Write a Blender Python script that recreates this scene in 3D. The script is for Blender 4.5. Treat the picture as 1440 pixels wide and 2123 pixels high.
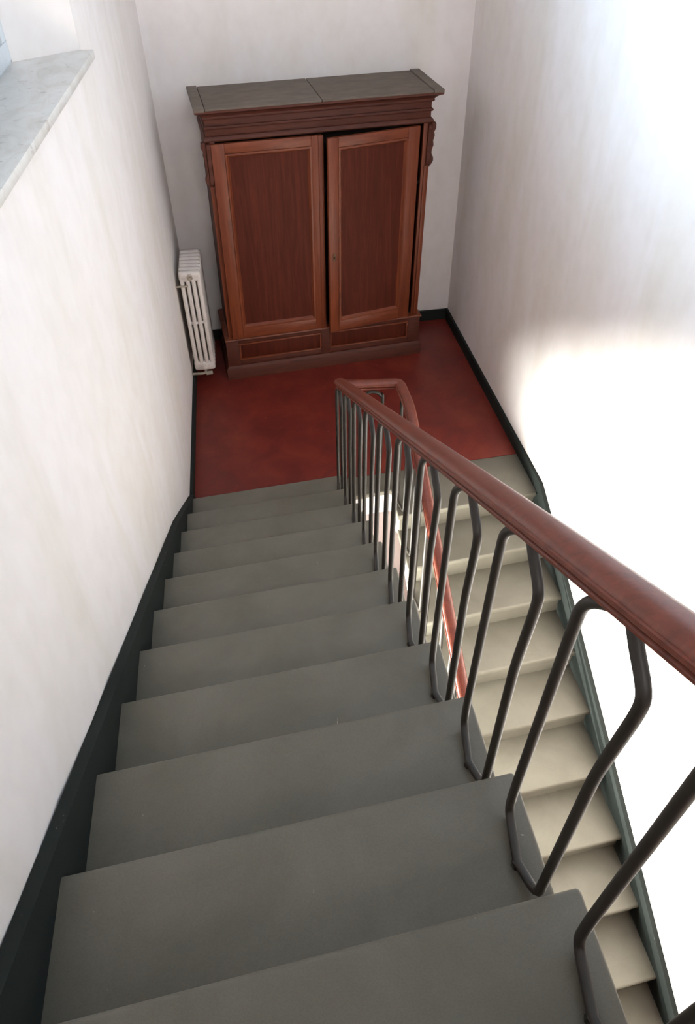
import bpy, bmesh, math, random
from mathutils import Vector, Matrix
random.seed(7)
for o in list(bpy.data.objects): bpy.data.objects.remove(o)
SC = bpy.context.scene
COL = SC.collection

# ---------------------------------------------------------------- camera
CAM = Vector((0.5776, -3.4699, 3.288)); PITCH, YAW, ROLL, FPX = 0.7687, 0.1265, -0.0162, 1504.85
fw = Vector((math.sin(YAW)*math.cos(PITCH), math.cos(YAW)*math.cos(PITCH), -math.sin(PITCH)))
rt = Vector((math.cos(YAW), -math.sin(YAW), 0)); up = rt.cross(fw)
r2 = rt*math.cos(ROLL) + up*math.sin(ROLL); u2 = -rt*math.sin(ROLL) + up*math.cos(ROLL)
cd = bpy.data.cameras.new('camera'); cam = bpy.data.objects.new('camera', cd); COL.objects.link(cam)
M = Matrix((r2, u2, -fw)).transposed().to_4x4(); M.translation = CAM
cam.matrix_world = M
cd.sensor_fit = 'HORIZONTAL'; cd.sensor_width = 36; cd.lens = FPX/1440*36; cd.clip_start = 0.02
SC.camera = cam

# ---------------------------------------------------------------- world, window daylight, added rear fill, exposure
W = bpy.data.worlds.new('world'); SC.world = W; W.use_nodes = True
W.node_tree.nodes['Background'].inputs[0].default_value = (0.75, 0.86, 1.0, 1)
W.node_tree.nodes['Background'].inputs[1].default_value = 1.0
def window_or_fill_light(name, loc, sy, sz, power, color, spread=180, tilt=0):
    l = bpy.data.lights.new(name, 'AREA'); l.shape = 'RECTANGLE'; l.size = sz; l.size_y = sy
    l.energy = power; l.color = color
    o = bpy.data.objects.new(name, l); COL.objects.link(o); o.location = loc
    o.rotation_euler = (0, -math.pi/2-math.radians(tilt), 0); l.spread = math.radians(spread)
    return o
window_or_fill_light('daylight_upper_window', (-0.30, -0.955, 3.38), 1.32, 1.44, 100, (0.57, 0.79, 1.0), 112, 20)
window_or_fill_light('daylight_lower_window', (-0.30, -1.42, -0.73), 1.44, 1.44, 1050, (1.0, 0.965, 0.905))
rear_fill = window_or_fill_light('added_rear_fill_light', (1.2, -4.99, 4.1), .9, 1.1, 15, (1.0, .955, .93), 80)  # added fill that brightens the back wall, no known source behind the viewer
rear_fill.rotation_euler = (math.radians(90-17), 0, 0); rear_fill.data.size, rear_fill.data.size_y = 1.14, .84
vs = SC.view_settings
vs.view_transform = 'Standard'; vs.look = 'None'; vs.gamma = 1; vs.use_curve_mapping = False
vs.exposure = 0.14
SC.cycles.max_bounces = 7; SC.cycles.diffuse_bounces = 6; SC.cycles.glossy_bounces = 2; SC.cycles.caustics_reflective = False; SC.cycles.caustics_refractive = False
SC.cycles.use_adaptive_sampling = True; SC.cycles.adaptive_threshold = .03
SC.cycles.sample_clamp_indirect = 6

# ---------------------------------------------------------------- materials
def nt(name):
    m = bpy.data.materials.new(name); m.use_nodes = True
    t = m.node_tree; b = t.nodes['Principled BSDF']
    return m, t, b
def coords(t, scale=(1, 1, 1)):
    g = t.nodes.new('ShaderNodeNewGeometry'); mp = t.nodes.new('ShaderNodeMapping')
    mp.inputs['Scale'].default_value = scale
    t.links.new(g.outputs['Position'], mp.inputs['Vector']); return mp.outputs[0]
def ocoords(t, scale=(1, 1, 1)):
    g = t.nodes.new('ShaderNodeTexCoord'); mp = t.nodes.new('ShaderNodeMapping')
    mp.inputs['Scale'].default_value = scale
    t.links.new(g.outputs['Object'], mp.inputs['Vector']); return mp.outputs[0]
def noise(t, vec, scale, detail=4, rough=.55, dist=0):
    n = t.nodes.new('ShaderNodeTexNoise'); n.inputs['Scale'].default_value = scale
    n.inputs['Detail'].default_value = detail; n.inputs['Roughness'].default_value = rough
    n.inputs['Distortion'].default_value = dist
    t.links.new(vec, n.inputs['Vector']); return n.outputs['Fac']
def ramp(t, fac, stops):
    r = t.nodes.new('ShaderNodeValToRGB'); e = r.color_ramp.elements
    while len(e) < len(stops): e.new(.5)
    for el, (p, c) in zip(e, stops): el.position = p; el.color = (*c, 1)
    t.links.new(fac, r.inputs[0]); return r.outputs[0]
def mix(t, fac, a, b, mode='MIX'):
    m = t.nodes.new('ShaderNodeMix'); m.data_type = 'RGBA'; m.blend_type = mode
    if isinstance(fac, float): m.inputs[0].default_value = fac
    else: t.links.new(fac, m.inputs[0])
    for i, v in ((6, a), (7, b)):
        if isinstance(v, tuple): m.inputs[i].default_value = (*v, 1)
        else: t.links.new(v, m.inputs[i])
    return m.outputs[2]
def bump(t, b, h, strength=.2, dist=.005):
    n = t.nodes.new('ShaderNodeBump'); n.inputs['Strength'].default_value = strength; n.inputs['Distance'].default_value = dist
    t.links.new(h, n.inputs['Height']); t.links.new(n.outputs[0], b.inputs['Normal'])

def plaster(name, base, stain, amount=.5):
    m, t, b = nt(name)
    v = coords(t, (1, 1, .28)); f1 = noise(t, v, 3.2, 3, .6, .6)
    c1 = ramp(t, f1, [(.38, base), (.72, stain)])
    f2 = noise(t, coords(t, (1, 1, .8)), 11, 2)
    c2 = ramp(t, f2, [(.3, (.93, .92, .91)), (.6, (1, 1, 1))])
    t.links.new(mix(t, amount, c1, c2, 'MULTIPLY'), b.inputs['Base Color'])
    b.inputs['Roughness'].default_value = .75; b.inputs['Specular IOR Level'].default_value = .3
    return m
M_PLASTER = plaster('plaster_white', (.89, .832, .815), (.83, .768, .712))
M_REVEAL = plaster('plaster_reveal', (.82, .80, .77), (.74, .70, .64), .8)
M_CEIL = plaster('plaster_ceiling', (.80, .78, .77), (.76, .74, .72), .3)

def stone(name, a, c):
    m, t, b = nt(name)
    f = noise(t, coords(t), 3.5, 4, .6, .4); k = ramp(t, f, [(.3, a), (.7, c)])
    sp = ramp(t, noise(t, coords(t), 420, 2, .5), [(.35, (.86, .86, .86)), (.62, (1.06, 1.06, 1.06))])
    k = mix(t, .6, k, sp, 'MULTIPLY')
    scr = ramp(t, noise(t, coords(t, (26, 5, 9)), 1.5, 3, .7, 2.2), [(.745, (0, 0, 0)), (.77, (1, 1, 1))])
    k = mix(t, scr, k, (.42, .41, .38))
    t.links.new(k, b.inputs['Base Color'])
    b.inputs['Roughness'].default_value = .55; b.inputs['Specular IOR Level'].default_value = .35
    bump(t, b, noise(t, coords(t), 60, 2, .6), .12, .002)
    return m
M_STONE = stone('grey_stone', (.132, .119, .091), (.170, .155, .123))
M_SKIRT = stone('dark_skirting_paint', (.018, .0215, .0195), (.023, .027, .0245))
M_SKIRT.node_tree.nodes['Principled BSDF'].inputs['Specular IOR Level'].default_value = .12
M_SKIRT.node_tree.nodes['Principled BSDF'].inputs['Roughness'].default_value = .75

m, t, b = nt('red_floor'); M_RED = m
f = noise(t, coords(t), 4.2, 6, .62, .5)
k = ramp(t, f, [(.28, (.115, .0145, .0105)), (.52, (.172, .021, .0135)), (.75, (.218, .039, .019))])
sp = ramp(t, noise(t, coords(t), 38, 3, .5), [(.70, (0, 0, 0)), (.76, (.5, .5, .5))])
k = mix(t, sp, k, (.34, .15, .10))
t.links.new(k, b.inputs['Base Color']); b.inputs['Roughness'].default_value = .42
bump(t, b, noise(t, coords(t), 25, 2, .6), .10, .003)

def wood(name, dark, mid, light, rough=.42, horiz=False, coat=.15):
    m, t, b = nt(name)
    sc = (1.2, 9, 9) if horiz else (9, 9, .55)
    f = noise(t, ocoords(t, sc), 3.2, 6, .6, 1.2)
    k = ramp(t, f, [(.30, dark), (.52, mid), (.74, light)])
    sc2 = (4, 90, 90) if horiz else (90, 90, 3)
    fine = ramp(t, noise(t, ocoords(t, sc2), 2.5, 3, .6), [(.3, (.78, .78, .78)), (.65, (1.08, 1.08, 1.08))])
    k = mix(t, .7, k, fine, 'MULTIPLY')
    t.links.new(k, b.inputs['Base Color']); b.inputs['Roughness'].default_value = rough
    b.inputs['Specular IOR Level'].default_value = .3; b.inputs['Coat Weight'].default_value = coat; b.inputs['Coat Roughness'].default_value = .35
    bump(t, b, noise(t, ocoords(t, sc2), 2.5, 3), .08, .001)
    return m
M_WOODF = wood('mahogany_frame', (.125, .029, .012), (.178, .041, .016), (.225, .056, .022), coat=.06)
M_WOODH = wood('mahogany_frame_horizontal', (.125, .029, .012), (.178, .041, .016), (.225, .056, .022), horiz=True)
M_WOODP = wood('mahogany_panel', (.060, .011, .005), (.082, .015, .007), (.112, .022, .010), rough=.6, coat=.0)
M_WOODP.node_tree.nodes['Principled BSDF'].inputs['Specular IOR Level'].default_value = .16
M_WOODC = wood('mahogany_carcass', (.064, .017, .010), (.088, .023, .013), (.110, .029, .016), rough=.6, horiz=True, coat=0.)
M_RAIL = wood('handrail_wood', (.130, .028, .015), (.172, .037, .019), (.215, .050, .026), rough=.38, coat=.25)
m, t, b = nt('dusty_wood'); M_DUST = m
k = ramp(t, noise(t, ocoords(t, (2, 5, 5)), 4, 6, .6, .4), [(.3, (.118, .090, .070)), (.7, (.165, .130, .104))])
t.links.new(k, b.inputs['Base Color']); b.inputs['Roughness'].default_value = .85

def plain(name, col, rough=.5, metal=0., var=.12, sc=30):
    m, t, b = nt(name)
    lo = tuple(c*(1-var) for c in col); hi = tuple(min(1, c*(1+var)) for c in col)
    t.links.new(ramp(t, noise(t, ocoords(t), sc, 4), [(.3, lo), (.7, hi)]), b.inputs['Base Color'])
    b.inputs['Roughness'].default_value = rough; b.inputs['Metallic'].default_value = metal
    return m
M_IRON = plain('dark_painted_iron', (.024, .019, .014), .5)
M_RADI = plain('radiator_enamel', (.64, .57, .53), .45, var=.06)
M_VALVE = plain('tarnished_valve', (.33, .28, .22), .5, var=.2)
M_WHITE = plain('white_window_paint', (.74, .77, .80), .4, var=.04)
M_BRASS = plain('dull_brass', (.13, .075, .04), .5, .5, .2)
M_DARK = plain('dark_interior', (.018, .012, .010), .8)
m, t, b = nt('sill_marble'); M_MARBLE = m
k = ramp(t, noise(t, coords(t, (2.2, 1, 1)), 5, 8, .65, 1.4), [(.36, (.66, .62, .57)), (.50, (.73, .70, .66)), (.70, (.79, .77, .74))])
dirt = ramp(t, noise(t, coords(t), 17, 6, .7, .5), [(.58, (0, 0, 0)), (.72, (.75, .75, .75))])
k = mix(t, dirt, k, (.30, .25, .20))
t.links.new(k, b.inputs['Base Color']); b.inputs['Roughness'].default_value = .35
bump(t, b, noise(t, coords(t), 30, 6), .1, .003)
m, t, b = nt('window_glass'); M_GLASS = m
tr = t.nodes.new('ShaderNodeBsdfTransparent'); gl = t.nodes.new('ShaderNodeBsdfGlossy'); mx = t.nodes.new('ShaderNodeMixShader')
fr = t.nodes.new('ShaderNodeFresnel'); fr.inputs[0].default_value = 1.45
gl.inputs['Roughness'].default_value = .03; tr.inputs[0].default_value = (.95, .98, .98, 1)
t.links.new(fr.outputs[0], mx.inputs[0]); t.links.new(tr.outputs[0], mx.inputs[1]); t.links.new(gl.outputs[0], mx.inputs[2])
t.links.new(mx.outputs[0], t.nodes['Material Output'].inputs[0])

# ---------------------------------------------------------------- helpers
def finish(bm, name, mat, parent=None, smooth=False):
    bmesh.ops.recalc_face_normals(bm, faces=bm.faces[:])
    me = bpy.data.meshes.new(name); bm.to_mesh(me); bm.free()
    if smooth:
        me.shade_smooth()
        try: me.set_sharp_from_angle(angle=math.radians(38))
        except Exception: pass
    if mat: me.materials.append(mat)
    o = bpy.data.objects.new(name, me); COL.objects.link(o)
    if parent: o.parent = parent
    return o
def add_box(bm, a, b_, bevel=0, seg=2):
    (x0, y0, z0), (x1, y1, z1) = a, b_
    vs_ = [bm.verts.new(p) for p in ((x0,y0,z0),(x1,y0,z0),(x1,y1,z0),(x0,y1,z0),(x0,y0,z1),(x1,y0,z1),(x1,y1,z1),(x0,y1,z1))]
    fs = [bm.faces.new([vs_[i] for i in q]) for q in ((0,3,2,1),(4,5,6,7),(0,1,5,4),(1,2,6,5),(2,3,7,6),(3,0,4,7))]
    if bevel:
        es = list({e for f_ in fs for e in f_.edges})
        bmesh.ops.bevel(bm, geom=es, offset=bevel, segments=seg, affect='EDGES', profile=.5)
def box(name, a, b_, mat, parent=None, bevel=0, seg=2):
    bm = bmesh.new(); add_box(bm, a, b_, bevel, seg); return finish(bm, name, mat, parent, bevel > 0)
def add_prism(bm, loop, off):
    """loop: list of 3D points (planar), extruded along off"""
    a = [bm.verts.new(p) for p in loop]; off = Vector(off)
    c = [bm.verts.new(Vector(p)+off) for p in loop]; n = len(a)
    bm.faces.new(a); bm.faces.new(c[::-1])
    for i in range(n): bm.faces.new((a[i], c[i], c[(i+1) % n], a[(i+1) % n]))
def prism(name, loop, off, mat, parent=None, bevel=0, seg=2, sel=None):
    bm = bmesh.new(); add_prism(bm, loop, off)
    bmesh.ops.recalc_face_normals(bm, faces=bm.faces[:])
    if bevel:
        es = [e for e in bm.edges if (sel is None or sel(e))]
        bmesh.ops.bevel(bm, geom=es, offset=bevel, segments=seg, affect='EDGES', profile=.5)
    return finish(bm, name, mat, parent, bevel > 0)
def two_sided(name, left, right, mat, parent=None):
    """loft between two equal-length loops (left/right side outlines)"""
    bm = bmesh.new(); a = [bm.verts.new(p) for p in left]; c = [bm.verts.new(p) for p in right]; n = len(a)
    bm.faces.new(a); bm.faces.new(c[::-1])
    for i in range(n): bm.faces.new((a[i], c[i], c[(i+1) % n], a[(i+1) % n]))
    bmesh.ops.triangulate(bm, faces=[f_ for f_ in bm.faces if len(f_.verts) > 4])
    return finish(bm, name, mat, parent)
def empty(name, loc=(0, 0, 0), rz=0):
    o = bpy.data.objects.new(name, None); COL.objects.link(o); o.location = loc; o.rotation_euler = (0, 0, rz)
    o.empty_display_size = .1; return o
def tag(o, label=None, cat=None, group=None, kind=None):
    if label: o['label'] = label
    if cat: o['category'] = cat
    if group: o['group'] = group
    if kind: o['kind'] = kind
    return o
def structure(o, label=None, cat=None): return tag(o, label, cat, None, 'structure')
def catmull(pts, n=6):
    out = []
    for i in range(len(pts)-1):
        p0, p1, p2, p3 = (pts[max(i-1, 0)], pts[i], pts[i+1], pts[min(i+2, len(pts)-1)])
        for k in range(n):
            s = k/n
            out.append(.5*((2*p1)+(p2-p0)*s+(2*p0-5*p1+4*p2-p3)*s*s+(3*p1-p0-3*p2+p3)*s**3))
    out.append(pts[-1]); return out
def round_corners(pts, rad, n=5):
    """polyline with its corners rounded by quadratic arcs"""
    out = [pts[0]]
    for i in range(1, len(pts)-1):
        a, p, c = pts[i-1], pts[i], pts[i+1]
        r = rad[i] if isinstance(rad, (list, tuple)) else rad
        da = min(r, (a-p).length*.48); dc = min(r, (c-p).length*.48)
        s = p+(a-p).normalized()*da; e = p+(c-p).normalized()*dc
        for k in range(n+1):
            q_ = k/n; out.append(s*(1-q_)**2+p*2*q_*(1-q_)+e*q_*q_)
    out.append(pts[-1]); return out
def add_tube(bm, pts, rad, n=8, cap=True, closed=False, ref=None):
    rings = []; N = len(pts)
    for i, p in enumerate(pts):
        if closed: tg = (pts[(i+1) % N]-pts[i-1]).normalized()
        else: tg = (pts[min(i+1, N-1)]-pts[max(i-1, 0)]).normalized()
        if ref is None: ref = tg.orthogonal().normalized()
        ref = (ref-tg*ref.dot(tg)).normalized(); bi = tg.cross(ref)
        r = rad[i] if isinstance(rad, (list, tuple)) else rad
        rings.append([bm.verts.new(p+ref*math.cos(2*math.pi*k/n)*r+bi*math.sin(2*math.pi*k/n)*r) for k in range(n)])
    for i in range(N if closed else N-1):
        A, B = rings[i], rings[(i+1) % N]
        for k in range(n): bm.faces.new((A[k], A[(k+1) % n], B[(k+1) % n], B[k]))
    if cap and not closed: bm.faces.new(rings[0][::-1]); bm.faces.new(rings[-1])

# ---------------------------------------------------------------- stair geometry (measured)
R1, G1 = .1663, .3132          # left flight rise, going
R2, G2 = .1654, .3159          # right flight
SK = .0876                     # the steps are not quite square to the walls
NL, NR = 13, 13
def yl(n, x): return -(n-1)*G1 + SK*x                     # nosing of step n, left flight
def yr(m_, x): return -.0993-(m_-1)*G2 + SK*(x-2.3)       # nosing of step m, right flight
def xe(y): return 1.012-.0165*y                           # inner end of left treads
def xi(y): return 1.325-.0165*y                           # inner end of right treads
def xw(y): return 2.2977-.029*y                           # right wall
def yb(x): return 2.205+.024*x                            # back wall
ZTOP, ZBOT, YREAR, XL = 5.0, -4.35, -4.95, -.42
STOREY = 4.147
TT = .038                      # tread thickness

# ---------------------------------------------------------------- walls
def lean(y, z):
    zp = R1*(1-y/G1); return .043*min(0, y+.13)*max(0, min(1.1, (z-zp-.12)/1.45)) if z > 0 else 0
def wall_with_openings(name, openings, y0, y1, z0, z1, mat):
    """inner face in x = 0; openings: (ya, yb, za, zb, splay) ; reveals run back to x = XL"""
    bm = bmesh.new()
    ys = sorted({y0, y1, *[v for o in openings for v in o[:2]], *[-.4*k for k in range(0, 12)]}); zs = sorted({z0, z1, *[v for o in openings for v in o[2:4]], *[.3*k for k in range(0, 10)]})
    def hole(ya, za): return any(o[0]-1e-6 <= ya < o[1]-1e-6 and o[2]-1e-6 <= za < o[3]-1e-6 for o in openings)
    cache = {}
    def V(*p):
        p = tuple(round(c, 5) for c in p)
        if p not in cache: cache[p] = bm.verts.new(p)
        return cache[p]
    for x in (0, XL):
        for i in range(len(ys)-1):
            for j in range(len(zs)-1):
                if not hole(ys[i], zs[j]):
                    bm.faces.new((V(x, ys[i], zs[j]), V(x, ys[i+1], zs[j]), V(x, ys[i+1], zs[j+1]), V(x, ys[i], zs[j+1])))
    for (ya, yb_, za, zb, sp) in openings:
        xm = -.215
        A = [(0, ya, za), (0, yb_, za), (0, yb_, zb), (0, ya, zb)]
        B = [(xm, ya+sp, za), (xm, yb_-sp, za), (xm, yb_-sp, zb-.02), (xm, ya+sp, zb-.02)]
        C = [(XL, ya, za), (XL, yb_, za), (XL, yb_, zb), (XL, ya, zb)]
        for P_, Q_ in ((A, B), (B, C)):
            for k in range(4): bm.faces.new((V(*P_[k]), V(*P_[(k+1) % 4]), V(*Q_[(k+1) % 4]), V(*Q_[k])))
    for v in bm.verts: v.co.x += lean(v.co.y, v.co.z)
    return finish(bm, name, mat, None, True)
OPN_Y0, OPN_Y1, SILL_Z = -1.90, -.131, 2.612
LOW_Y0, LOW_Y1 = -2.32, -.52
structure(wall_with_openings('wall_left', [(OPN_Y0, OPN_Y1, SILL_Z, 4.15, .155), (LOW_Y0, LOW_Y1, -1.50, .03, .155)],
          YREAR, 2.5, ZBOT, ZTOP, M_PLASTER))
structure(prism('wall_back', [(-.3, yb(-.3), ZBOT), (2.6, yb(2.6), ZBOT), (2.6, yb(2.6), ZTOP), (-.3, yb(-.3), ZTOP)], (0, .25, 0), M_PLASTER))
structure(prism('wall_right', [(xw(2.5), 2.5, ZBOT), (xw(YREAR), YREAR, ZBOT), (xw(YREAR), YREAR, ZTOP), (xw(2.5), 2.5, ZTOP)], (.25, 0, 0), M_PLASTER))
bm = bmesh.new()                # rear wall behind the viewer, with a made-up opening for the added fill light
for a, b_ in (((-.42, ZBOT), (2.8, 3.65)), ((-.42, 4.55), (2.8, ZTOP)), ((-.42, 3.65), (.6, 4.55)), ((1.8, 3.65), (2.8, 4.55))):
    add_box(bm, (a[0], YREAR-.2, a[1]), (b_[0], YREAR, b_[1]))
structure(finish(bm, 'wall_rear', M_PLASTER))
fill_opening = structure(empty('added_fill_opening', (1.2, YREAR-.12, 3.65)))  # invented frame around the added rear fill, out of view
for a, b_ in (((-.6, 0), (.6, .05)), ((-.6, .85), (.6, .9)), ((-.6, .05), (-.55, .85)), ((.55, .05), (.6, .85)), ((-.025, .05), (.025, .85))):
    box('frame', (a[0], 0, a[1]), (b_[0], .05, b_[1]), M_WHITE, fill_opening, .004)
structure(box('ceiling', (-.42, YREAR-.2, ZTOP), (2.8, 2.6, ZTOP+.2), M_CEIL))

# ---------------------------------------------------------------- landing, upper floor, lower floors
def redline(x): return .165+.066*x
fl = structure(prism('floor', [(0, redline(0), 0), (xw(.3), redline(xw(.3)), 0), (xw(2.2), yb(xw(2.2)), 0), (0, yb(0), 0)], (0, 0, -.04), M_RED))
YW = .055                      # landing edge along the stair well
def ylp(x): return YW+SK*(x-1.17)
prism('edge_stone', [(0, yl(1, 0)-.02, 0), (1.03, yl(1, 1.03)-.02, 0), (1.03, ylp(1.03), 0), (1.325, ylp(1.325), 0), (1.325, yr(1, 1.325), 0),
      (xw(-.1), yr(1, xw(-.1)), 0), (xw(.3), redline(xw(.3)), 0), (0, redline(0), 0)], (0, 0, -.04), M_STONE, fl, .008, 2)
prism('landing_slab', [(0, yl(1, 0)-.03, -.041), (1.03, yl(1, 1.03)-.03, -.041), (1.03, ylp(1.03)+.018, -.041), (1.33, ylp(1.33)+.018, -.041),
      (1.33, yr(1, 1.33)+.056, -.041), (xw(-.1), yr(1, xw(-.1))+.056, -.041), (xw(2.2), yb(xw(2.2)), -.041), (0, yb(0), -.041)], (0, 0, -.165), M_PLASTER, fl)
ZUP = NL*R1
def red_floor(name, z, ya):
    o = structure(box(name, (0, YREAR, z-.2), (xw(-4), ya, z), M_RED)); return o
red_floor('floor_upper', ZUP-.002, yl(NL, 1)-.30)
ZLOW = -(NR-1)*R2
red_floor('floor_lower', ZLOW, yr(NR, 1.8)+.02)
structure(prism('floor_lower_landing', [(0, -.05, ZLOW-R1*NL), (xw(0), -.05, ZLOW-R1*NL), (xw(2.2), yb(xw(2.2)), ZLOW-R1*NL), (0, yb(0), ZLOW-R1*NL)], (0, 0, -.2), M_RED))

# ---------------------------------------------------------------- stair flights
def top_edge(zt): return lambda e: all(abs(v.co.z-zt) < 1e-4 for v in e.verts)
def left_flight(name, z0, label):
    root = tag(empty(name, (0, 0, 0)), label, 'stairs')
    for n in range(1, NL+1):
        z = z0+n*R1
        yb0 = (yl(n+1, 0)-.045, yl(n+1, 1)-.045) if n < NL else (yl(n, 0)-.36, yl(n, 1)-.36)
        xr0 = xe(yl(n, 1)); xr1 = xe(yl(n+1, 1))
        prism('tread', [(.001, yl(n, 0), z), (xr0, yl(n, xr0), z), (xr1, yb0[1]+SK*(xr1-1), z), (.001, yb0[0], z)], (0, 0, -TT), M_STONE, root, .011, 3)
        xr2 = xr0-.014
        prism('riser', [(.001, yl(n, 0)-.026, z-R1-.001), (xr2, yl(n, xr2)-.026, z-R1-.001), (xr2, yl(n, xr2)-.05, z-R1-.001), (.001, yl(n, 0)-.05, z-R1-.001)], (0, 0, R1-TT+.001), M_STONE, root)
    bm = bmesh.new(); x0, x1 = .001, xe(-1.5)-.02
    def soff(y, x): return z0+R1-.285+(yl(1, x)-.05-y)/G1*R1
    for n in range(1, NL+1):
        zt = z0+n*R1-TT-.0005
        cols = []
        for x in (x0, x1):
            ya = yl(n, x)-.0505; yc = yl(n+1, x)-.0505
            cols.append(((x, ya, zt), (x, yc, zt), (x, yc, soff(yc, x)), (x, ya, soff(ya, x))))
        A, B = ([bm.verts.new(p) for p in c] for c in cols)
        bm.faces.new(A); bm.faces.new(B[::-1])
        for i in range(4): bm.faces.new((A[i], B[i], B[(i+1) % 4], A[(i+1) % 4]))
    finish(bm, 'flight_slab', M_PLASTER, root)
    return root
def right_flight(name, z0, label):
    root = tag(empty(name, (0, 0, 0)), label, 'stairs')
    for m_ in range(2, NR+1):
        z = z0-(m_-1)*R2
        x0 = xi(yr(m_, 1.3)); x1 = xw(yr(m_, 2.3))-.002; x1b = xw(yr(m_-1, 2.3))-.002
        yb_ = lambda x: yr(m_-1, x)+.045
        if m_ < NR:
            prism('tread', [(x0, yr(m_, x0), z), (x1, yr(m_, x1), z), (x1b, yb_(x1b), z), (x0, yb_(x0), z)], (0, 0, -TT), M_STONE, root, .011, 3)
        # riser under nosing m-1
        prism('riser', [(x0+.012, yr(m_-1, x0)+.026, z-.001), (x1b, yr(m_-1, x1b)+.026, z-.001), (x1b, yr(m_-1, x1b)+.05, z-.001), (x0+.012, yr(m_-1, x0)+.05, z-.001)],
              (0, 0, R2-TT+.001), M_STONE, root)
    bm = bmesh.new(); x0, x1 = xi(-1.5)+.018, 2.295
    def soff(y, x): return z0-R2-.23+(y-yr(1, x))/G2*R2
    for m_ in range(2, NR):
        zt = z0-(m_-1)*R2-TT-.0005
        cols = []
        for x in (x0, x1):
            ya = yr(m_, x)+.0505; yc = yr(m_-1, x)+.0505
            cols.append(((x, ya, zt), (x, yc, zt), (x, yc, soff(yc, x)), (x, ya, soff(ya, x))))
        A, B = ([bm.verts.new(p) for p in c] for c in cols)
        bm.faces.new(A); bm.faces.new(B[::-1])
        for i in range(4): bm.faces.new((A[i], B[i], B[(i+1) % 4], A[(i+1) % 4]))
    finish(bm, 'flight_slab', M_PLASTER, root)
    return root
left_flight('stair_flight', 0, 'grey stone stair flight between the left wall and the looped railing, nearest the viewer')
LOWER = left_flight('stair_flight', ZLOW-NL*R1, 'lower stair flight glimpsed far down the stair well between the railings')
right_flight('stair_flight', 0, 'brighter lower stair flight along the right wall, behind the railing, with dark skirting')

# ---------------------------------------------------------------- baseboards and stair skirtings
structure(prism('baseboard_left', [(.0005, .10, 0), (.018, .10, 0), (.018, yb(0), 0), (.0005, yb(0), 0)], (0, 0, .094), M_SKIRT))
structure(prism('baseboard_back', [(.018, yb(0)-.018, 0), (xw(2.2), yb(xw(2.2))-.018, 0), (xw(2.2), yb(xw(2.2))-.0005, 0), (.018, yb(0)-.0005, 0)], (0, 0, .094), M_SKIRT))
structure(prism('baseboard_right', [(xw(-.12)-.0005, -.12, 0), (xw(2.2)-.0005, yb(2.2)-.02, 0), (xw(2.2)-.02, yb(2.2)-.02, 0), (xw(-.12)-.02, -.12, 0)], (0, 0, .094), M_SKIRT))
def lskirt(x):
    pts = [(x, .10, .0), (x, .10, .115), (x, .03, .20)]
    pts = [(x, .115, .0), (x, .115, .095), (x, .06, .135), (x, -.60, .5865-.0), (x, yl(NL, 0)-.1, NL*R1+.09+.1/G1*R1-.03)]
    pts[3] = (x, -.60, R1+.60/G1*R1+.078)
    pts[4] = (x, yl(NL, 0), R1*NL+.078)
    pts += [(x, YREAR+.01, ZUP+.1), (x, YREAR+.01, ZUP)]
    for n in range(NL, 0, -1):
        if n < NL: pts.append((x, yl(n+1, 0)-.02, n*R1))
        else: pts.append((x, yl(n, 0)-.3, n*R1))
        pts.append((x, yl(n, 0)-.013, n*R1))
        pts.append((x, yl(n, 0)-.024, (n-1)*R1))
    return pts
structure(two_sided('baseboard_stair_left', lskirt(.0005), lskirt(.034), M_SKIRT))
def rskirt(off):
    def p(y, z): return (xw(y)-off, y, z)
    k = .118
    pts = [p(-.12, 0), p(-.12, .094)]
    pts += [p(yr(1, 2.3)-.02, .094), p(yr(2, 2.3), -R2+k), p(yr(NR, 2.3), -(NR-1)*R2+k), p(yr(NR, 2.3), -(NR-1)*R2)]
    for m_ in range(NR-1, 0, -1):
        z = -(m_-1)*R2
        pts += [p(yr(m_, 2.3)+.02, z-R2), p(yr(m_, 2.3)+.016, z)]
    return pts
structure(two_sided('baseboard_stair_right', rskirt(.0005), rskirt(.026), M_SKIRT))

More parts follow.
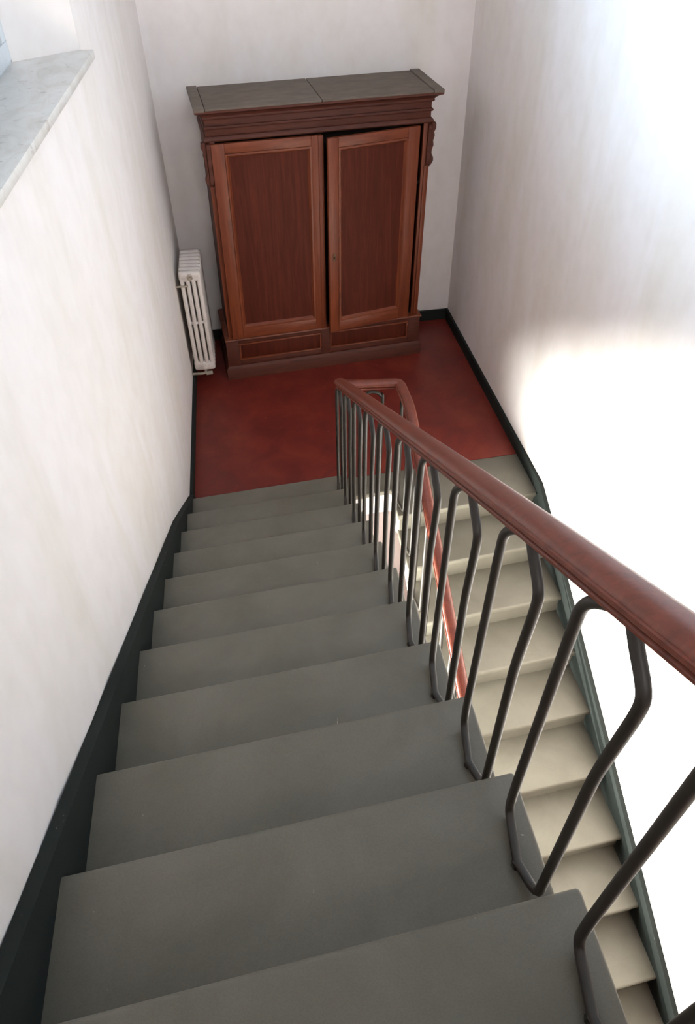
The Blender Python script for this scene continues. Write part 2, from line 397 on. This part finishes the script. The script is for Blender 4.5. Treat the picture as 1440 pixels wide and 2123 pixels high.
# ---------------------------------------------------------------- windows
def window(name, ya, yb_, za, zb, label, with_sill):
    root = structure(empty(name, (0, (ya+yb_)/2, za)), label)
    off = Vector(root.location)
    def bx(nm, a, b_, mat, par=root, bev=.004):
        o = box(nm, tuple(Vector(a)-off), tuple(Vector(b_)-off), mat, None, bev, 2); o.parent = par; return o
    y0, y1 = ya+.155, yb_-.155; x0, x1 = -.285, -.225; fwid = .055
    zb -= .02
    for (a, b_) in (((x0, y0, za), (x1, y1, za+fwid)), ((x0, y0, zb-fwid), (x1, y1, zb)), ((x0, y0, za+fwid), (x1, y0+fwid, zb-fwid)), ((x0, y1-fwid, za+fwid), (x1, y1, zb-fwid))):
        bx('frame', a, b_, M_WHITE)
    ym = (y0+y1)/2
    for (sa, sb, hinge_y) in ((y0+fwid-.01, ym+.01, y0+fwid), (ym-.01, y1-fwid+.01, y1-fwid)):
        zc, zd = za+fwid-.01, zb-fwid+.01; w = .06; xa, xb = x0+.012, x1+.014
        if sa > y0+.2: xa += .001; xb += .001; sa += .012
        s = bx('sash', (xa, sa, zc), (xb, sb, zc+w), M_WHITE)
        for (a, b_) in (((xa, sa, zd-w), (xb, sb, zd)), ((xa, sa, zc+w), (xb, sa+w, zd-w)), ((xa, sb-w, zc+w), (xb, sb, zd-w))):
            bx('sash_bar', a, b_, M_WHITE, s)
        bx('pane', ((xa+xb)/2-.003, sa+w-.008, zc+w-.008), ((xa+xb)/2+.003, sb-w+.008, zd-w+.008), M_GLASS, s, 0)
    for hz in (za+.2, zb-.25):
        bm = bmesh.new(); add_tube(bm, [Vector((x1+.012, y1-fwid, hz))-off, Vector((x1+.012, y1-fwid, hz+.09))-off], .009, 8)
        finish(bm, 'hinge', M_IRON, root, True)
    if with_sill:
        o = prism('sill', [Vector(p)-off for p in ((-.30, ya+.15, za), (-.022, ya-.03, za), (.052, yb_-.012, za), (.0, yb_-.004, za), (-.225, yb_-.157, za), (-.30, yb_-.157, za))],
              (0, 0, .030), M_MARBLE, root, .004, 2)
        o['label'] = 'chipped white marble window sill'
    return root
window('window_1', OPN_Y0, OPN_Y1, SILL_Z, 4.15, 'white casement window in the splayed recess of the left wall', True)
window('window_2', LOW_Y0, LOW_Y1, -1.50, .03, 'white casement window below the upper stair flight', False)

# ---------------------------------------------------------------- railing
rail = tag(empty('stair_railing', (1.0, 0, R1)), 'reddish wooden handrail on dark looped iron balusters, following the stairs around the well', 'railing')
ro = Vector(rail.location)
def xrod(y): return .966-.0165*y
def xrodr(y): return 1.362-.0165*y
def rail_h(y): return .755+(.0 if y < -2.6 else -.040*(y+2.6)/2.6)     # rail underside above the nosing line
def zl(y): return R1*(1-(y-.085)/G1)+rail_h(y)
RH = [(.019, 0), (.024, .004), (.025, .010), (.022, .0135), (.0185, .0145), (.0195, .018), (.029, .022), (.0335, .027), (.0335, .034), (.0295, .0355), (.0295, .038), (.0255, .046), (.015, .051), (.005, .0525)]
RPROF = RH+[(-u, v) for u, v in RH[::-1]]
def sweep(bm, pts, prof):
    rings = []; N = len(pts)
    for i, p in enumerate(pts):
        a = (pts[i]-pts[i-1]).normalized() if i else None; c = (pts[i+1]-pts[i]).normalized() if i < N-1 else None
        tg = (a+c).normalized() if (a and c) else (a or c)
        side = tg.cross(Vector((0, 0, 1))).normalized(); upv = side.cross(tg).normalized()
        k = 1.
        if a and c:
            ah = Vector((a.x, a.y, 0)); th = Vector((tg.x, tg.y, 0))
            if ah.length > 1e-6: k = 1/max(.5, ah.normalized().dot(th.normalized()))
        rings.append([bm.verts.new(p+side*u*k+upv*v) for u, v in prof])
    n = len(prof)
    for A, B in zip(rings[:-1], rings[1:]):
        for j in range(n): bm.faces.new((A[j], A[(j+1) % n], B[(j+1) % n], B[j]))
    bm.faces.new(rings[0][::-1]); bm.faces.new(rings[-1])
YE = -.02                       # where the left rail meets the cross rail
PL = [Vector((xrod(y), y, zl(y))) for y in (-4.15, -2.6, -1.3, -.16)]
zc0 = zl(YE)-.03
corner1 = Vector((xrod(0)+.030, .050, zc0-.048)); corner2 = Vector((1.352, .085, .812))
def zr(y): return (y+.0993+.082)/G2*R2+.800
PR = [Vector((xrodr(y), y, zr(y))) for y in (-.16, -1.5, -3.95)]
path = round_corners(PL+[corner1, corner2]+PR, [0, .3, .3, .06, .022, .035, .08, .3, 0], 5)
bm = bmesh.new(); sweep(bm, [p-ro for p in path], RPROF)
hr = finish(bm, 'handrail', M_RAIL, rail, True)
# looped balusters: (distance inwards from the nosing, height above tread)
LOOP = [(.200, .012), (.088, .016), (.086, .10), (.100, .70), (.104, .765), (.165, .832), (.215, .862), (.236, .838), (.288, .800), (.292, .765), (.272, .55), (.272, .022)]
def loop_mesh(ypt, kz, name, xf, ztread, shear=0.):
    """ypt(d) -> world y; one closed hairpin rod"""
    pts = []
    for (d, h) in LOOP:
        hh = h if h < .2 else h*kz
        y = ypt(d); dx = -.016 if .15 < d < .22 and h < .1 else 0
        pts.append(Vector((xf(y)+dx, y, ztread+hh)))
    pts.append(pts[0].copy()); 
    pr = round_corners(pts, [0, .03, .04, .05, .05, .05, .03, .03, .04, .05, .05, .035, 0], 4)
    pr = pr[:-1]
    bm = bmesh.new(); add_tube(bm, [p-ro for p in pr], .0105, 10, closed=True, ref=Vector((1, 0, 0)))
    b_ = finish(bm, name, M_IRON, rail, True)
    y = ypt(.2); bm = bmesh.new()
    c = Vector((xf(y)-.016, y, ztread))-ro
    add_tube(bm, [c+Vector((0, 0, -.004)), c+Vector((0, 0, .006)), c+Vector((0, 0, .016)), c+Vector((0, 0, .021))], [.014, .013, .011, .004], 8)
    finish(bm, 'fixing', M_IRON, b_, True)
    return b_
for n in range(1, NL+1):
    yn = yl(n, 1.0); kz = (zl(yn-.19)+.004-n*R1)/.852
    loop_mesh(lambda d: yn-d, kz, 'baluster', xrod, n*R1)
for m_ in range(1, NR):
    yn = yr(m_, 1.36); zt = -(m_-1)*R2; kz = (zr(yn+.19)+.004-zt)/.852
    if m_ == 1: yn -= .075; kz = .806/.852
    loop_mesh(lambda d: yn+d, kz, 'baluster', xrodr, zt)
# loop standing on the landing edge, under the cross rail
pts = [(1.125, .02), (1.115, .03), (1.112, .70), (1.130, .79), (1.165, .838), (1.21, .835), (1.245, .80), (1.255, .74), (1.245, .03), (1.235, .02)]
pp = [Vector((x, ylp(x)+.030, z*(.945))) for x, z in pts]
bm = bmesh.new(); add_tube(bm, [p-ro for p in catmull(pp, 4)], .0105, 10)
finish(bm, 'baluster', M_IRON, rail, True)

# ---------------------------------------------------------------- wardrobe
wd = tag(empty('wardrobe', (.268, 1.575, 0), math.radians(5.8)), 'large dark mahogany wardrobe with dusty top and right door ajar, on the red landing', 'wardrobe')
WW, DEP = 1.61, .49
def wb(nm, a, b_, mat, par=wd, bev=.004): return box(nm, a, b_, mat, par, bev, 2)
# plinth and base
def mould(nm, x0, x1, prof, mat, par=wd, ret=None):
    """moulding along x on the front, with returns on both sides back to depth ret; prof: (out, z)"""
    bm = bmesh.new(); rings = []
    for (o_, z) in prof:
        if ret is None: rings.append([bm.verts.new(p) for p in ((x0, -o_, z), (x1, -o_, z))])
        else: rings.append([bm.verts.new(p) for p in ((x0-o_, ret, z), (x0-o_, -o_, z), (x1+o_, -o_, z), (x1+o_, ret, z))])
    for A, B in zip(rings, rings[1:]+rings[:1]):
        for j in range(len(A)-1): bm.faces.new((A[j], A[j+1], B[j+1], B[j]))
    bm.faces.new([r_[0] for r_ in rings]); bm.faces.new([r_[-1] for r_ in rings][::-1])
    return finish(bm, nm, mat, par, True)
mould('plinth', .02, WW-.02, [(-.15, 0), (.020, 0), (.020, .085), (.012, .100), (.004, .112), (-.15, .112)], M_WOODC, ret=DEP)
wb('base_box', (.022, .022, .108), (WW-.022, DEP, .338), M_WOODC)
for (x0, x1) in ((.016, .115), (.775, .845), (1.495, WW-.016)):
    wb('base_stile', (x0, .004, .110), (x1, .03, .338), M_WOODC)
for (z0, z1) in ((.110, .150), (.298, .338)):
    for (x0, x1) in ((.113, .777), (.843, 1.497)): wb('base_rail', (x0, .006, z0), (x1, .03, z1), M_WOODC)
for (x0, x1) in ((.115, .775), (.845, 1.495)):
    p = wb('base_panel', (x0+.004, .016, .152), (x1-.004, .024, .296), M_WOODP, bev=.002)
    for (z0, z1) in ((.150, .164), (.284, .298)): wb('moulding', (x0, .0025, z0), (x1, .020, z1), M_WOODH, p, .005)
    for xa in (x0, x1-.014): wb('moulding', (xa, .0025, .164), (xa+.014, .020, .284), M_WOODF, p, .005)
mould('waist_moulding', .03, WW-.03, [(-.10, .336), (.014, .336), (.020, .343), (.016, .352), (.004, .358), (-.10, .358)], M_WOODH, ret=DEP)
# carcass
ZD0, ZD1 = .362, 1.762
wb('side_panel', (.050, .012, .356), (.072, DEP, 1.80), M_WOODC)
wb('side_panel', (WW-.072, .012, .356), (WW-.050, DEP, 1.80), M_WOODC)
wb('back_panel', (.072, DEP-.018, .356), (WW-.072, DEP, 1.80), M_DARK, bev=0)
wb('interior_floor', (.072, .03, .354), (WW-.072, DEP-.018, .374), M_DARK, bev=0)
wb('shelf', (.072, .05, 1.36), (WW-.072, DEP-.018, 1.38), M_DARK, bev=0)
wb('front_stile', (.044, .000, .356), (.104, .028, 1.770), M_WOODF)
wb('front_stile', (WW-.100, .000, .356), (WW-.044, .028, 1.770), M_WOODF)
for xa in (WW-.082,):
    wb('pilaster', (xa, -.010, .362), (xa+.028, .004, 1.50), M_WOODF, bev=.006)
# carved scroll brackets on both flanks of the upper stiles
def bracket(x, s):
    prof = [(0, 1.775), (.030, 1.770), (.032, 1.735), (.020, 1.715), (.026, 1.690), (.017, 1.660), (.022, 1.630), (.012, 1.600), (.012, 1.575), (.026, 1.552), (.028, 1.528), (.014, 1.505), (0, 1.490)]
    prism('bracket', [(x+s*u, -.012, z) for u, z in prof], (0, .040, 0), M_WOODC, wd, .003, 1)
    fprof = [(0, 1.770), (.034, 1.765), (.034, 1.735), (.024, 1.71), (.028, 1.66), (.018, 1.60), (.028, 1.545), (.016, 1.505), (0, 1.495)]
    prism('bracket_face', [(x if s < 0 else x-.027, -u+.0, z) for u, z in fprof], (.027, 0, 0), M_WOODC, wd, .003, 1)
bracket(.046, -1); bracket(WW-.046, 1)
# frieze and cornice
wb('frieze', (.052, .006, 1.768), (WW-.052, DEP, 1.930), M_WOODC)
mould('frieze_moulding', .052, WW-.052, [(-.04, 1.772), (.010, 1.772), (.016, 1.780), (.014, 1.792), (.004, 1.802), (-.04, 1.802)], M_WOODC, ret=DEP)
mould('frieze_moulding', .052, WW-.052, [(-.04, 1.842), (.004, 1.842), (.010, 1.850), (.004, 1.860), (-.04, 1.860)], M_WOODC, ret=DEP)
mould('cornice', .052, WW-.052, [(-.08, 1.900), (.006, 1.900), (.012, 1.908), (.010, 1.918), (.018, 1.928), (.034, 1.940), (.050, 1.946), (.056, 1.950), (.056, 1.962), (-.08, 1.962)], M_WOODC, ret=DEP)
for (x0, x1) in ((.064, .800), (.806, WW-.066)):
    wb('top_board', (x0, -.052, 1.958), (x1, DEP-.004, 1.974), M_DUST, bev=.002)
for (x0, x1) in ((-.006, .060), (WW-.062, WW+.006)):
    wb('top_cleat', (x0, -.057, 1.958), (x1, DEP+.004, 1.979), M_DUST, bev=.003)
# doors
def door(hx, w, ang, flip, stiles, escut):
    """hinged at x = hx; local x runs from the hinge (0) to the free edge (w)"""
    T = .028; H = ZD1-ZD0
    sx = -1 if flip else 1
    def bx(nm, xa, xb, ya, yb_, za, zb, mat, par, bev=.003):
        x0, x1 = sorted((sx*xa, sx*xb)); return box(nm, (x0, ya, za), (x1, yb_, zb), mat, par, bev, 2)
    sh, sf, rt_, rb = stiles
    d = bx('door', 0, sh, -T, 0, 0, H, M_WOODF, wd)
    d.location = (hx, -.001, ZD0); d.rotation_euler = (0, 0, ang)
    bx('stile', w-sf, w, -T, 0, 0, H, M_WOODF, d)
    bx('top_rail', sh, w-sf, -T, 0, H-rt_, H, M_WOODH, d); bx('bottom_rail', sh, w-sf, -T, 0, 0, rb, M_WOODH, d)
    bx('panel', sh-.004, w-sf+.004, -.014, -.006, rb-.004, H-rt_+.004, M_WOODP, d, 0)
    q = .026
    def mold(a, b_, c_, d_):
        # bevelled strip sloping from the frame face down to the panel
        bm = bmesh.new()
        outer = [(sx*x, -T-.004, z) for x, z in a]; inner = [(sx*x, -.014, z) for x, z in b_]
        mid = [(sx*(x*.55+x2*.45), -T-.005, z*.55+z2*.45) for (x, z), (x2, z2) in zip(a, b_)]
        low = [(p[0], -.010, p[2]) for p in outer]
        V = [[bm.verts.new(p) for p in L] for L in (low, outer, mid, inner)]
        for A, B in zip(V[:-1], V[1:]): bm.faces.new((A[0], A[1], B[1], B[0]))
        bm.faces.new((V[3][0], V[3][1], V[0][1], V[0][0]))
        bm.faces.new([r_[0] for r_ in V]); bm.faces.new([r_[1] for r_ in V][::-1])
        finish(bm, 'moulding', d_, d, False)
    x0, x1, z0, z1 = sh, w-sf, rb, H-rt_
    mold([(x0, z0), (x1, z0)], [(x0+q, z0+q), (x1-q, z0+q)], 0, M_WOODH)
    mold([(x1, z1), (x0, z1)], [(x1-q, z1-q), (x0+q, z1-q)], 0, M_WOODH)
    mold([(x0, z1), (x0, z0)], [(x0+q, z1-q), (x0+q, z0+q)], 0, M_WOODF)
    mold([(x1, z0), (x1, z1)], [(x1-q, z0+q), (x1-q, z1-q)], 0, M_WOODF)
    if escut:
        bm = bmesh.new(); cx, cz = sx*(w-sf*.5), .60
        prof = [(.012*math.sin(a)*(1.0 if math.cos(a) > 0 else .8), .030*math.cos(a)) for a in [k*math.pi/6 for k in range(12)]]
        add_prism(bm, [(cx+u, -T-.004, cz+v) for u, v in prof], (0, .005, 0)); finish(bm, 'escutcheon', M_BRASS, d)
        bm = bmesh.new(); add_tube(bm, [Vector((cx, -T-.003, cz)), Vector((cx, -T-.022, cz))], .005, 8); add_tube(bm, [Vector((cx, -T-.022, cz-.012)), Vector((cx, -T-.022, cz+.014))], .005, 8)
        finish(bm, 'key', M_BRASS, d, True)
    else:
        bx('astragal', w-.030, w+.006, -T-.006, -T+.004, 0, H, M_WOODF, d, .004)
    return d
door(.074, .730, 0, False, (.085, .075, .062, .085), False)
door(WW-.134, .664, math.radians(7.8), True, (.085, .075, .062, .085), True)

for ch in wd.children_recursive:      # the old carcass is racked a little to the right
    base = ch.location.z if ch.parent is wd else ch.parent.location.z+ch.location.z
    for v in ch.data.vertices: v.co.x += .017*(v.co.z+base)

# ---------------------------------------------------------------- radiator
rd = tag(empty('radiator', (.11, 1.48, 0)), 'old white cast-iron column radiator on the left wall beside the wardrobe', 'radiator')
bm = bmesh.new(); pitch_y = .056; NS = 7
for k in range(4):
    xc = -.06+k*.04
    add_box(bm, (xc-.0145, .004, .20), (xc+.0145, .050, .945), .010, 3)
for (z0, z1) in ((.155, .235), (.885, .965)):
    add_box(bm, (-.079, .003, z0), (.079, .052, z1), .020, 3)
add_box(bm, (-.065, .012, .55), (.065, .044, .572), .006, 2)
for zc in (.195, .925):
    add_tube(bm, [Vector((0, -.004, zc)), Vector((0, .060, zc))], .024, 14)
sec0 = finish(bm, 'section', M_RADI, rd, True)
for i in range(1, NS):
    s = sec0.copy(); s.location = (0, i*pitch_y, 0); COL.objects.link(s); s.parent = rd
for zc, mt in ((.925, M_VALVE), (.195, M_RADI)):
    bm = bmesh.new(); add_tube(bm, [Vector((0, .0, zc)), Vector((0, -.010, zc)), Vector((0, -.0101, zc)), Vector((0, -.020, zc))], [.022, .022, .013, .012], 6)
    finish(bm, 'end_plug', mt, rd, True)
bm = bmesh.new(); add_tube(bm, round_corners([Vector((.0, .03, .165)), Vector((0, .03, .115)), Vector((-.108, .03, .115))], .03), .011, 10)
add_tube(bm, [Vector((.0, .03, .115)), Vector((.05, .03, .118))], .017, 10); finish(bm, 'valve', M_VALVE, rd, True)
for zc in (.86,):
    bm = bmesh.new(); add_tube(bm, [Vector((-.109, .004, zc)), Vector((-.02, .004, zc))], .007, 8); finish(bm, 'wall_bracket', M_VALVE, rd, True)
bm = bmesh.new(); add_tube(bm, [Vector((-.109, .30, .26)), Vector((-.02, .30, .26))], .009, 8); finish(bm, 'wall_bracket', M_VALVE, rd, True)
